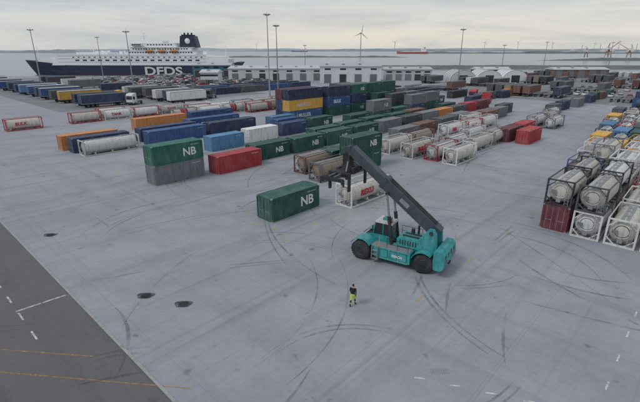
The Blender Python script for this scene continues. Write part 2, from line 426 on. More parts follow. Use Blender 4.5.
# central stacks
def stack(a,b,L,cols,logos=()):
    for i,c in enumerate(cols): container(a,b,L,c,i,logos[i] if i<len(logos) else None)
stack(73.2,78.7,12.2,['blue','yellow','navy'],["J.MULLER","NAVICO",None])
stack(73.4,81.5,12.2,['navy','dblue','maroon'])
stack(86.6,77.5,9.2,['green','blue','navy'],[None,"BULK",None])
stack(96.5,77.8,7.2,['green','navy','green2'],["NB","","NB"])
stack(96,80.8,12.2,['green','dblue','grey'])
stack(104.4,78.2,7.2,['green','green','green2'],["NB","NB",None])
stack(113,79,7.2,['navy','green','green'])
stack(104,74.2,7.2,['green','green'],["NB","NB"]); stack(121,79,7.2,['green','grey'])
for k in range(5): stack(97+k*8.2,70,7.2,[random.choice(['green','grey','dgrey','green']) for _ in range(random.choice([1,1,2]))],["NB"])
for k in range(5): tank(98+k*8,85.5,7.1,'white',random.choice(['white','red','blue']),lvl=0); 
for k in range(4): tank(100+k*8,89.5,7.1,'cream',random.choice(['white','red','blue']),band=random.choice([None,'navy']))
# mid tank group
for a,b,c,fr,w in [(60.3,35.5,'cream','white',"BULK"),(61.8,31.9,'white','red',None),(61.5,28.4,'cream','white',None),(69.5,33.5,'white','grey',None),(71.5,29.9,'cream','white',None),(79.5,34.5,'white','white',None),(81.4,40,'white','white',"DEN"),(88.8,39.2,'white','red',"TANK"),(96.6,38.8,'white','white',None),(80.5,30.2,'cream','tan',None),(68.5,40,'tan','brown',None),(60.6,40.2,'cream','white',None),(97,43,'cream','white',None)]:
    tank(a,b,7.1,c,fr,word=w)
for a,b,c in [(84.8,29.2,'maroon'),(92.8,29.2,'red'),(85.3,25.6,'red'),(70,44.5,'grey'),(78,44.8,'brown'),(88,45,'dgrey'),(97,46,'grey'),(106,42.5,'brown'),(114,43,'grey'),(123,45,'dgrey')]:
    container(a,b,7.3,c)
for a,b,c in [(106.2,30.7,'white'),(114,30.4,'cream'),(106.5,27,'white'),(122,32,'white')]: tank(a,b,7.1,c,'grey')
for k in range(8): container(132+k*9+(k%3)*2,34+random.uniform(-1,1),7.4,random.choice(['dgrey','grey','brown','maroon','green','navy']))
for k in range(8): container(138+k*9,62+random.uniform(-1,1),7.4,random.choice(['dgrey','navy','dblue','green','grey','orange']),0)
# right cluster
def rt(a,b,spec):
    for i,sp in enumerate(spec):
        if sp[0]=='c': container(a,b,6.06,sp[1],i)
        else: tank(a,b,6.06,sp[1],sp[2],i)
rt(44.6,8.6,[('c','maroon'),('t','cream','black')])
rt(44.4,5.8,[('t','white','white'),('t','cream','dgrey')])
rt(44.5,3.0,[('t','cream','white')]); rt(44.6,.2,[('t','white','white')])
rt(51.6,8.7,[('t','tan','blue'),('t','cream','navy')]); rt(51.8,5.9,[('t','tan','brown'),('t','white','black')])
rt(51.8,3.1,[('t','cream','white')]); rt(52,.3,[('t','cream','blue')])
rt(59.0,8.9,[('c','navy')]); rt(59.0,6.1,[('t','cream','white'),('t','white','white')]); rt(59,3.2,[('t','white','red')]); rt(59.2,.4,[('t','tan','red')])
rt(66.5,12.0,[('t','tan','blue')]); rt(66.5,9.2,[('t','tan','blue'),('t','cream','grey')]); rt(66.5,6.4,[('t','cream','blue')]); rt(66.6,3.6,[('t','white','white')]); rt(66.6,.6,[('c','blue')])
for k in range(9):
    a=74.2+k*7.7
    for j in range(5):
        if random.random()<.85: rt(a+random.uniform(-.3,.3),12.6-j*2.85+k*.8,[('t',random.choice(['white','cream','tan','white']),random.choice(['white','blue','red','grey','yellow','dgrey']))] if random.random()<.6 else [('c',random.choice(['navy','blue','yellow','dgrey','lblue','green']))])
for k in range(8):
    for j in range(3):
        if random.random()<.8: rt(110+k*8,-1-j*2.9,[('t',random.choice(['white','cream','white']),random.choice(['white','blue','red']))] if random.random()<.5 else [('c',random.choice(['navy','lblue','white','dgrey','yellow']))])

# ------------------------------------------------------------------ trailers, trucks, cars
def wheel(m,x,y,z,r,w,mt,mh,n=18,M=None):
    m.lathe((x,y-w/2,z),(0,1,0),[(0,r*.55),(0,r*.9),(w*.12,r),(w*.88,r),(w,r*.9),(w,r*.55)],mt,n,M)
    m.lathe((x,y-w/2-.01,z),(0,1,0),[(.06,r*.12),(0,r*.14),(.0,r*.25),(.07,r*.52),(w+.02-.07,r*.52),(w+.02,r*.25),(w+.02,r*.14),(w-.04,r*.12)],mh,n,M)
_tr={}
def trailer_mesh(col,kind='box'):
    k=(col,kind)
    if k in _tr: return _tr[k]
    m=MB();L=13.6
    if kind=='box':
        m.box(0,0,1.15,L,2.5,3.95,0); 
        for y in (-.03,2.5): 
            m.box(0,y,1.1,L,y+.03,1.3,2); m.box(0,y,3.85,L,y+.03,4.0,2)
            for i in range(8): m.box(i*(L-.12)/7,y,1.3,i*(L-.12)/7+.12,y+.03,3.85,0 if 0<i<7 else 2)
        m.box(-.03,.1,1.2,0,1.22,3.85,0); m.box(-.03,1.28,1.2,0,2.4,3.85,0)
        for y in (.5,.95,1.6,2.0): m.cyl((-.05,y,1.15),(-.05,y,3.9),.02,2,n=5)
        m.box(0.1,.1,3.95,L-.1,2.4,4.0,3)
    else:
        for y in (.1,2.3): m.box(0,y,1.15,L,y+.1,1.3,2)
        for i in range(9): m.box(i*1.65,.2,1.17,i*1.65+.15,2.3,1.28,2)
    for y in (.75,1.65): m.box(.3,y,.85,L-.3,y+.12,1.15,1)
    for x in (2.0,3.3,4.6):
        for y in (.17,2.33): wheel(m,x,y,.5,.5,.34,1,2,12)
    for y in (.6,1.9): m.box(L-3.2,y-.06,.05,L-3.05,y+.06,1.1,1); 
    m.box(-.02,.1,.5,.05,2.4,.62,2)
    _tr[k]=m.mesh("trailer",[pm(col),dark,steel,pm('white') if col in('white','blue','lblue','yellow') else pm('dgrey')]); return _tr[k]
def trailer(a,b,col,kind='box',drot=0): return ob("semi_trailer",trailer_mesh(col,kind),P(a,b),YA+math.radians(drot+random.uniform(-.8,.8)))
def truck_mesh(col):
    m=MB()
    prof=[(0,.6),(0,2.2),(.15,3.1),(.5,3.55),(2.1,3.75),(2.2,3.7),(2.2,.6)]
    m.prism([(x,z) for x,z in prof],0,2.45,0)
    m.prism([(-.015,1.75),(-.02,2.2),(.08,2.85),(.13,2.85),(.06,1.75)],.15,2.3,2)
    m.box(.5,-.012,1.75,1.3,.0,2.7,2); m.box(.5,2.45,1.75,1.3,2.462,2.7,2)
    m.box(-.1,.05,.35,.0,2.4,.9,1); m.box(2.2,.7,.75,6,1.75,1.0,1)
    m.box(3.9,.5,1.0,5.2,1.95,1.15,3)
    for x in (1.2,4.6):
        for y in (.17,2.28): wheel(m,x,y,.5,.5,.34,1,3,14)
    m.box(2.4,.1,.4,3.5,.6,.95,3); m.box(2.4,1.85,.4,3.5,2.35,.95,3)
    for y in (-.25,2.5): m.box(.2,y,2.0,.3,y+.2,2.7,1)
    return m.mesh("truck",[pm(col),dark,glassm,steel])
TM={c:truck_mesh(c) for c in ('white','red','blue','yellow','dgrey')}
def truck(a,b,col,rot=0): return ob("lorry_tractor",TM[col],P(a,b),YA+math.radians(rot))
def car_mesh(col):
    m=MB()
    def ring(z,x0,x1,w): 
        return [(x0,-w+.12,z),(x0+.18,-w,z),(x1-.18,-w,z),(x1,-w+.12,z),(x1,w-.12,z),(x1-.18,w,z),(x0+.18,w,z),(x0,w-.12,z)]
    m.loft([ring(.22,.05,4.35,.82),ring(.45,0,4.4,.89),ring(.72,.03,4.38,.89),ring(.90,.15,4.3,.84)],0,False)
    m.loft([ring(.90,.95,4.15,.80),ring(1.38,1.7,3.6,.64)],2,False)
    m.loft([ring(1.38,1.68,3.62,.65),ring(1.44,1.85,3.45,.56)],0,False)
    for x0,x1 in ((2.55,2.62),): m.beam((x0,-.81,.9),(x0+.02,-.655,1.38),.06,.06,0); m.beam((x0,.81,.9),(x0+.02,.655,1.38),.06,.06,0)
    for x in (.85,3.5):
        for y in (-.8,.8): wheel(m,x,y,.32,.32,.2,1,3,12)
    m.box(-.01,-.7,.6,.06,-.4,.72,3); m.box(-.01,.4,.6,.06,.7,.72,3)
    return m.mesh("car",[pm(col),dark,glassm,steel])
CM=[car_mesh(c) for c in ('white','white','grey','dgrey','navy','white','red','cream')]
# left trailer park
for i,(a,b,c) in enumerate([(47.6,144.5,'dblue'),(47.8,150.5,'navy'),(47.3,162.5,'yellow'),(46.5,168.5,'dgrey'),(46.5,180,'blue'),(46.8,186.5,'navy'),(46.4,195,'blue'),(46.2,205,'lblue'),(46,211,'dblue'),(46,222,'navy'),(45,233,'blue'),(44,246,'dblue'),(44,257,'white'),(43,271,'navy')]):
    trailer(a,b,c)
    if i%4==3: truck(a+15,b,'white',180)
for i in range(18): 
    if random.random()<.45: trailer(70+random.uniform(-1,1),176+i*6.2,random.choice(['dblue','navy','dgrey','blue','grey','white']),random.choice(['box','box','flat']))
for i in range(8): trailer(72+random.uniform(-2,2),134+i*5.2,random.choice(['dgrey','navy','white','grey']),random.choice(['flat','box','flat']))
for a,b,c in [(62,141,'white'),(64,148,'dgrey'),(80,150,'white'),(85,145,'red'),(63,156,'yellow'),(84,136,'white'),(90,139,'dgrey')]: truck(a,b,c,random.choice([0,180,30]))
for r in range(9):
    for i in range(34):
        if random.random()<.72: ob("parked_car",random.choice(CM),P(90+r*(7.5 if r%2 else 7.5)+(r//2)*3+random.uniform(-.3,.3),188+i*3.0),YA+(math.pi if random.random()<.5 else 0))
for i in range(12): container(100+ (i%4)*14,150+(i//4)*8,12.2,random.choice(['dblue','navy','dgrey','blue','grey']))
# right far trailer park: rows with open lanes between them
for r in range(5):
    a0=178+r*34
    for i in range(44):
        g=math.sin(i*.55+r*2.1)
        if g>-.45 and random.random()<.86:
            b0=-34+i*3.6
            trailer(a0+random.uniform(-.6,.6),b0,random.choice(['dgrey','dgrey','navy','brown','black','dblue','dgrey','maroon','dgrey','white','black','tan']),random.choice(['box','flat','box','flat']))
for i in range(26): 
    if random.random()<.6: container(150+(i%3)*1.0,60+i*2.9,12.2,random.choice(['dgrey','navy','dgrey','dblue','brown','black','maroon']),0)
for r in range(2):
    for i in range(26):
        if random.random()<.7: container(344+r*16,-20+i*4,12.2,random.choice(['dgrey','navy','grey','dblue','brown','white']),0)
for r in range(4):
    for i in range(30):
        if random.random()<.75: ob("parked_car",random.choice(CM),P(196+r*34,-10-i*2.9+60),YA)
for a,b in [(150,16),(158,20),(146,60),(163,5),(152,66),(198,70),(232,60)]: truck(a,b,random.choice(['white','red','blue']),random.choice([0,180]))

# ------------------------------------------------------------------ light masts
def mast(x,y,h,heads=6):
    m=MB(); m.cyl((0,0,0),(0,0,.5),.55,1,n=12); m.cyl((0,0,.5),(0,0,h),.27,0,.11,n=12)
    m.lathe((0,0,h-.5),(0,0,1),[(0,.1),(0,.75),(.1,.75),(.1,.1)],0,16)
    for i in range(heads):
        t=2*math.pi*i/heads; M=Matrix.Translation((math.cos(t)*.95,math.sin(t)*.95,h-.15))@Matrix.Rotation(t,4,'Z')@Matrix.Rotation(.35,4,'Y')
        m.box(-.22,-.26,-.1,.3,.26,.13,0,M); m.box(-.17,-.21,-.125,.25,.21,-.1,2,M)
    m.cyl((0,0,h-.4),(0,0,h+.9),.03,0,n=6)
    ob("light_mast",m.mesh("mast",[steel,lampm,glassm]),(x,y,0))
for x,y,h in [(-18.0,157.2,28.5),(-16.0,167.7,25.5),(-118.9,188.3,25),(-71,167.7,23.5),(61.8,198,25.5),(-128,262,24),(150,300,22),(205,318,22),(118,290,20),(262,300,22),(-10,300,20),(310,290,23)]: mast(x,y,h)

# ------------------------------------------------------------------ warehouses
def warehouse(name,x0,y0,x1,y1,h,mat,rm,doors=8,rz=0,ridge=1.2,dh=4.5,wins=True):
    e=bpy.data.objects.new(name,None); C.objects.link(e); e.location=(x0,y0,0); e.rotation_euler=(0,0,rz)
    W=x1-x0;D=y1-y0
    m=MB(); m.box(0,0,0,W,D,h,0)
    for i in range(int(W/1.2)): m.box(i*1.2,-.05,.6,i*1.2+.12,0,h-.3,0)
    ob("walls",m.mesh("walls",[mat]),parent=e)
    m=MB(); m.prism([(-.4,h),(-.4,h+.35),(W+.4,h+.35),(W+.4,h)],-.5,D+.5,0)
    m.add([(-.3,-.4,h+.35),(W+.3,-.4,h+.35),(W+.3,D/2,h+.35+ridge),(-.3,D/2,h+.35+ridge),(-.3,D+.4,h+.35),(W+.3,D+.4,h+.35)],[(0,1,2,3),(3,2,5,4),(0,3,4),(1,5,2)],0)
    for i in range(int(W/9)): m.box(i*9+3,D*.2,h+.5,i*9+4.5,D*.2+1.4,h+1.5,1)
    ob("roof",m.mesh("roof",[rm,steel]),parent=e)
    m=MB(); st=W/doors
    for i in range(doors):
        c=st*(i+.5); dd=random.choice([0,1,1]); m.box(c-1.7,-.10,0,c+1.7,-.055,dh,3 if dd else 0); 
        for z in range(1,int(dh/.6)): m.box(c-1.65,-.13,z*.6,c+1.65,-.10,z*.6+.04,1)
        m.box(c-1.9,-.14,dh,c+1.9,-.055,dh+.2,1); m.box(c-1.9,-.14,0,c-1.7,-.055,dh,1); m.box(c+1.7,-.14,0,c+1.9,-.055,dh,1)
        if wins and h>dh+2: m.box(c-1.6,-.1,h-1.6,c+1.6,-.055,h-.8,2)
    ob("doors",m.mesh("doors",[dark,steel,glassm,pm('grey')]),parent=e)
warehouse("harbour_warehouse",-54,262,2,285,6.5,wallw,roofg,7,dh=3.8)
warehouse("harbour_warehouse",0,240,33,262,8.5,wallw,roofg,4)
warehouse("quay_shed",38,262,66,276,6,wallw,roofg,5,dh=3.4)
warehouse("quay_shed",-83,290,-58,302,7.5,paint("teal_cladding",(.03,.13,.17),.5,.3),roofg,4)
warehouse("office_building",-61,226,-52,236,6,wallw,roofg,3,dh=2.5)
warehouse("quay_shed",150,285,185,297,5,paint("brown_cladding",(.16,.11,.09),.6,.3),roofg,5)
warehouse("quay_shed",232,262,262,274,5,wallw,roofg,4)
warehouse("customs_shed",92,262,112,272,6,paint("dark_cladding",(.07,.08,.1),.6,.3),roofg,3)
# arched fabric shelters
for x in (70,84,98):
    m=MB(); R=[]
    for y in (0,16): R.append([(7-7*math.cos(t),y,5.6*math.sin(t)+1.2*(t not in(0,math.pi))) for t in [math.pi*i/14 for i in range(15)]])
    n=15; m.add(R[0]+R[1],[(i,i+1,n+i+1,n+i) for i in range(n-1)],0,True); m.add(R[1],[tuple(range(n))],0); m.add(R[0],[tuple(range(n-1,-1,-1))],0)
    m.box(4.8,-.12,0,9.2,-.04,4.2,2)
    for y in (0,4,8,12,16):
        for i in range(14):
            t0=math.pi*i/14;t1=math.pi*(i+1)/14
            m.beam((7-7.05*math.cos(t0),y,5.65*math.sin(t0)+1.2*(0<i)),(7-7.05*math.cos(t1),y,5.65*math.sin(t1)+1.2*(i<13)),.15,.15,1)
    ob("storage_tent",m.mesh("tent",[wallw,steel,dark]),(x,238,0))

# ------------------------------------------------------------------ ferry
def ferry():
    e=bpy.data.objects.new("ferry",None); C.objects.link(e); e.location=(-252,384,0)
    m=MB(); st=[(0,8,9.0,.3,.2),(4,10,8.7,4.0,.8),(12,15,8.2,8.5,4),(24,25,7.2,12,9),(40,40,5.2,13.2,12.5),(60,60,4.9,13.4,13.2),(120,120,4.9,13.4,13.3),(160,160,4.9,13.4,13),(176,174,5.0,13.2,11)]
    R=[]
    for xd,xw,zd,bd,bw in st:
        R.append([(xd,-bd,zd),(xw*.5+xd*.5,-(bd*.5+bw*.5),zd*.45-1.5),(xw,-bw,-3.4),(xw,bw,-3.4),(xw*.5+xd*.5,(bd*.5+bw*.5),zd*.45-1.5),(xd,bd,zd)])
    m.loft(R,0,False); 
    m.box(40,-13.48,-3.3,174,-13.42,-2.6,1)
    ob("hull",m.mesh("hull",[shipn,pm('maroon')]),parent=e)
    m=MB()
    # white garage decks
    m.prism([(15,7.6),(20,10.5),(34,11.6),(34,4.95),(24,6.9)],-9,9,0)
    m.prism([(30,5.0),(34,11.7),(42,13.4),(158,13.4),(160,10),(176,10),(176,5.0)],-13.2,13.2,0)
    m.box(160,-13,10,172,13,12.0,0)
    # accommodation block
    m.box(92,-12.5,13.4,150,12.5,16.4,0); m.box(96,-12,16.4,146,12,19.0,0)
    m.prism([(94,19.0),(97,22.4),(132,22.4),(134,19.0)],-11,11,0)
    m.box(98,-14.5,20.0,106,14.5,22.2,0); m.box(100,-8,22.4,122,8,24.2,0)
    m.box(50,-10,13.4,76,10,15.2,0)
    # deck lines
    for z in (7.6,10.2,12.3): m.box(36,-13.32,z,158,-13.2,z+.15,2)
    for z,x0,x1,y in ((16.4,90,152,-12.9),(19.0,94,148,-12.4),(13.4,44,158,-13.3)): m.box(x0,y,z,x1,-y,z+.18,0)
    # windows / openings
    for z,x0,x1,y,stp,w,h in ((14.5,95,147,-12.5,2.2,1.3,.9),(17.3,98,144,-12,2.2,1.3,.9),(20.4,98.8,105,-14.5,1.5,1.3,1.1),(20.6,110,130,-11,2.4,1.3,.9),(8.4,50,152,-13.2,6.2,3.4,1.1),(11.0,48,154,-13.2,4.4,1.6,.7)):
        x=x0
        while x<x1: m.box(x,y-.06,z,x+w,y-.003,z+h,1); x+=stp
    for i in range(9): m.box(97.6-.05,-13+i*3,20.4,97.95,-11+i*3,21.6,1)
    # lifeboats
    for x in (112,122,132):
        m.lathe((x-3.5,-13.3,16.1),(1,0,0),[(0,.1),(.8,.8),(2,1.1),(5,1.1),(6.2,.8),(7,.1)],3,10)
        m.box(x-3,-13.5,17.1,x-2.7,-12,18.6,2); m.box(x+2.7,-13.5,17.1,x+3,-12,18.6,2)
    # mast, radar, stacks, vents
    m.cyl((104,0,24),(104,0,31),.45,0,.2,n=8); m.box(102,-3,28,106,3,28.3,0); m.box(103,-2,30,105,2,30.4,0)
    m.cyl((60,0,15),(60,0,22),.35,0,.2,n=8); m.cyl((12,0,9),(12,0,20),.35,0,.15,n=8)
    m.cyl((172,0,12),(172,0,20),.3,0,.15,n=8)
    for x in (64,70,84,154): m.box(x,-6,13.4,x+3,-3,16.0,0); m.cyl((x+1,4,13.4),(x+1,4,16.5),1,0,n=10)
    for x in range(36,92,3): m.box(x,-13.2,13.6,x+.12,-13.1,14.6,2)
    m.box(36,-13.2,14.5,92,-13.12,14.6,2)
    ob("superstructure",m.mesh("superstructure",[shipw,glassm,steel,pm('orange')]),parent=e)
    m=MB(); m.prism([(135,19),(136,28),(147.5,28),(149.5,19)],-6,6,0)
    m.prism([(137,28),(137,29),(146,29),(146,28)],-5,5,2)
    for x in (138,141,144): m.cyl((x,0,28),(x+.4,0,30.6),.7,2,n=10)
    m.lathe((142,-6.3,24),(0,1,0),[(0,.1),(0,2.2),(.25,2.2),(.25,.1)],1,20)
    ob("funnel",m.mesh("funnel",[shipn,shipw,dark]),parent=e)
    m=MB(); m.prism([(174,-2),(174,5),(183,7.6),(186,7.2),(180,0)],-11,11,0); ob("stern_ramp",m.mesh("ramp",[shipn]),parent=e)
    ob("company_lettering",text("DFDS",10.5,whitel,.28,.05),(106,-13.75,-2.6),parent=e,rot=(math.pi/2,0,0)).scale=(1.25,.86,1)
ferry()
def small_boat():
    m=MB(); R=[]
    for x,b,z in ((0,.1,2.2),(2,1.6,1.9),(6,2.2,1.5),(13,2.1,1.4),(15,1.9,1.5)): R.append([(x,-b,z),(x+.4,-b*.6,-.4),(x+.4,b*.6,-.4),(x,b,z)])
    m.loft(R,0,False); m.box(5,-1.5,1.5,11,1.5,3.6,0); m.box(4.95,-1.3,2.4,11.05,1.3,3.2,1); m.box(6,-1,3.6,9,1,4.8,0); m.cyl((8,0,4.8),(8,0,8),.08,0,n=6)
    ob("pilot_boat",m.mesh("boat",[shipw,glassm]),(-262,345,-3),.2)
small_boat()
def tanker(x,y,L,hullm,name="tanker_ship"):
    m=MB(); R=[]
    for f,b,z in ((0,.02,.09),(.06,.06,.075),(.14,.075,.06),(.9,.075,.06),(1,.06,.065)): R.append([(f*L,-b*L,z*L),(f*L+(.02*L if f<.05 else 0),-b*L*.8,-.02*L),(f*L,b*L*.8,-.02*L),(f*L,b*L,z*L)])
    m.loft(R,0,False); m.box(.80*L,-.06*L,.06*L,.94*L,.06*L,.16*L,1); m.box(.88*L,-.02*L,.16*L,.92*L,.02*L,.20*L,0)
    for k in range(4): m.box((.2+.14*k)*L,-.05*L,.06*L,(.2+.14*k+.1)*L,.05*L,.075*L,1)
    for k in range(3): m.box((.805+.04*k)*L,-.0605*L,.13*L,(.805+.04*k+.02)*L,-.06*L,.14*L,2)
    ob(name,m.mesh(name,[hullm,shipw,glassm]),(x,y,-3))
tanker(425,2500,170,paint("ship_red_paint",(.45,.14,.10),.5,.2))
tanker(-330,5200,190,paint("ship_blue_paint",(.2,.25,.32),.5,.2))

# breakwater + distant land
rock=asphalt_mat("breakwater_rock",(.10,.10,.10),(.16,.155,.15))
def ridge(name,x0,x1,y,h,mat,seed,w=30,n=160,z0=-3.2,shape=.5):
    rr=random.Random(seed); m=MB(); pts=[]
    ph=[rr.uniform(0,6.28) for _ in range(6)]
    for i in range(n+1):
        f=i/n; x=x0+(x1-x0)*f; env=min(1,f*8,(1-f)*8)
        hh=h*env*(shape+(1-shape)*(.5+.25*math.sin(f*17+ph[0])+.15*math.sin(f*41+ph[1])+.1*math.sin(f*97+ph[2])))+rr.uniform(0,h*.08)
        pts.append((x,hh))
    vs=[]
    for x,hh in pts: vs+=[(x,y-w,z0),(x,y-w*.3,z0+hh*.85),(x,y,z0+hh),(x,y+w,z0)]
    m.add(vs,[(4*i+j,4*i+4+j,4*i+5+j,4*i+1+j) for i in range(n) for j in range(3)],0,False)
    ob(name,m.mesh(name,[mat]))
ridge("breakwater",-60,620,500,4.2,rock,3,8,240,shape=.9)
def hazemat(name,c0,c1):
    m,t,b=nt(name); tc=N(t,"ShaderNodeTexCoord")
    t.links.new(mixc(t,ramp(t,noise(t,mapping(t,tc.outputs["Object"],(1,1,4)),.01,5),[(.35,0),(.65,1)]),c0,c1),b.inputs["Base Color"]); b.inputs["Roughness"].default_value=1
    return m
far1=hazemat("hazed_distant_land",(.20,.24,.27),(.27,.31,.33)); far2=hazemat("hazed_far_hills",(.30,.36,.41),(.36,.41,.45)); near1=hazemat("island_scrub",(.10,.13,.13),(.17,.19,.17))  # far1 and far2: aerial haze painted in as paler, bluer base colours
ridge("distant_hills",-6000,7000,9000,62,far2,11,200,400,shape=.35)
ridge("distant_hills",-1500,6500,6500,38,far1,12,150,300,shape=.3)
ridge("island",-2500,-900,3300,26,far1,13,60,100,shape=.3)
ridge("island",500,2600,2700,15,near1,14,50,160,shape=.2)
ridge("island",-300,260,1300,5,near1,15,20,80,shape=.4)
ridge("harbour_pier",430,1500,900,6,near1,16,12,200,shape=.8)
# tanks on the far terminal
m=MB()
for k in range(9):
    x=k*75+random.uniform(-15,15); r=random.uniform(14,24); m.lathe((x,random.uniform(-40,40),0),(0,0,1),[(0,r),(random.uniform(10,16),r),(17,r*.3)],0,20)
for k in range(5): m.cyl((k*110+30,0,0),(k*110+30,0,random.uniform(35,55)),2.2,0,1.4,n=8)
ob("oil_terminal",m.mesh("oil_terminal",[hazemat("terminal_paint",(.4,.41,.42),(.5,.5,.5))]),(1560,2750,3))
# harbour cranes on the pier
crm=paint("crane_red_paint",(.36,.10,.07),.5,.3)
def crane(x,y,rz,s=1.0):
    m=MB()
    for px in (-4,4):
        for py in (-4,4): m.beam((px,py,0),(px*.7,py*.7,10),.8,.8,0)
    for z in (5,10): m.box(-4,-4.3,z,4,-3.7,z+.7,0); m.box(-4,3.7,z,4,4.3,z+.7,0)
    m.box(-3,-3,10.7,3,3,11.5,0); m.cyl((0,0,11.5),(0,0,15),1.6,0,n=12); m.box(-6,-2.4,15,3.5,2.4,19,1)
    m.beam((-3,0,19),(-1,0,27),1,1,0); m.beam((3,0,17),(26,0,31),1.1,1.3,0,.5,.6); m.beam((-1,0,27),(24,0,30.6),.2,.2,0); m.beam((-1,0,27),(-6,0,19),.3,.3,0)
    m.cyl((26,0,31),(26,0,14),.08,0,n=4)
    o=ob("harbour_crane",m.mesh("crane",[crm,shipw]),(x,y,3),rz); o.scale=(s,s,s)
crane(575,900,.3); crane(618,902,2.6,.9); crane(530,898,1.2,.7)
def turbine(x,y,z,h,bl,ph=0,rz=0.3):
    m=MB(); m.cyl((0,0,0),(0,0,h),h*.024,0,h*.013,n=12)
    m.box(-1.5,-3.4,h-1.4,1.5,5,h+1.8,0); m.lathe((0,-5.4,h+.2),(0,1,0),[(0,.2),(.8,1.2),(2,1.5)],0,12)
    for k in range(3):
        t=ph+k*2*math.pi/3; d=Vector((math.sin(t),0,math.cos(t))); s=Vector((math.cos(t),0,-math.sin(t))); c=Vector((0,-4.6,h+.2)); R=[]
        for f,w in ((0,.8),(.08,.9),(.2,1.7),(.6,1.0),(1,.3)):
            q=c+d*(bl*f); R.append([tuple(q-s*w*.4),tuple(q+Vector((0,-.25,0))),tuple(q+s*w*.9),tuple(q+Vector((0,.3,0)))])
        m.loft(R,0,False)
    ob("wind_turbine",m.mesh("turbine",[turb]),(x,y,z),rz)
turbine(112,1250,0,60,24,.15); turbine(560,3400,2,70,32,.9); turbine(1270,3500,2,70,32,.4); turbine(2150,4200,2,75,34,1.3); turbine(2600,4300,2,75,34,.2); turbine(-700,5000,2,75,34,.6); turbine(1700,3900,2,75,34,.8)

# coastal trees far left
def woodland(name,x,y,w,d,h,nc,seed,z=0):
    rr=random.Random(seed); m=MB()
    for t in range(nc):
        cx=rr.uniform(0,w); cy=rr.uniform(0,d); hh=h*rr.uniform(.6,1.1); m.cyl((cx,cy,0),(cx,cy,hh*.5),.22,2,.1,n=5,cap=False)
        for k in range(3): 
            an=rr.uniform(0,6.28); m.cyl((cx,cy,hh*.35),(cx+math.cos(an)*hh*.2,cy+math.sin(an)*hh*.2,hh*.65),.1,2,.04,n=4,cap=False)
        for k in range(60):
            th=rr.uniform(0,6.28);ph=rr.uniform(-1,1);r=rr.uniform(.5,1)*hh*.33
            c=Vector((cx+math.cos(th)*math.sqrt(1-ph*ph)*r,cy+math.sin(th)*math.sqrt(1-ph*ph)*r,hh*.62+ph*r*1.05)); s=rr.uniform(.35,.8)
            a=Vector((rr.uniform(-1,1),rr.uniform(-1,1),rr.uniform(-1,1))).normalized()*s; b=a.cross(Vector((rr.uniform(-1,1),rr.uniform(-1,1),rr.uniform(-1,1)))).normalized()*s
            m.add([tuple(c-a),tuple(c-b),tuple(c+a),tuple(c+b)],[(0,1,2,3)],rr.choice([0,0,1]))
    ob(name,m.mesh(name,[hazemat(name+"_dark",(.045,.075,.04),(.06,.09,.05)),hazemat(name+"_light",(.08,.12,.06),(.11,.14,.07)),dark]),(x,y,z))
woodland("distant_trees",-330,330,60,20,9,70,5,-2)
ridge("headland",-420,-262,345,5,near1,21,14,60,shape=.6)

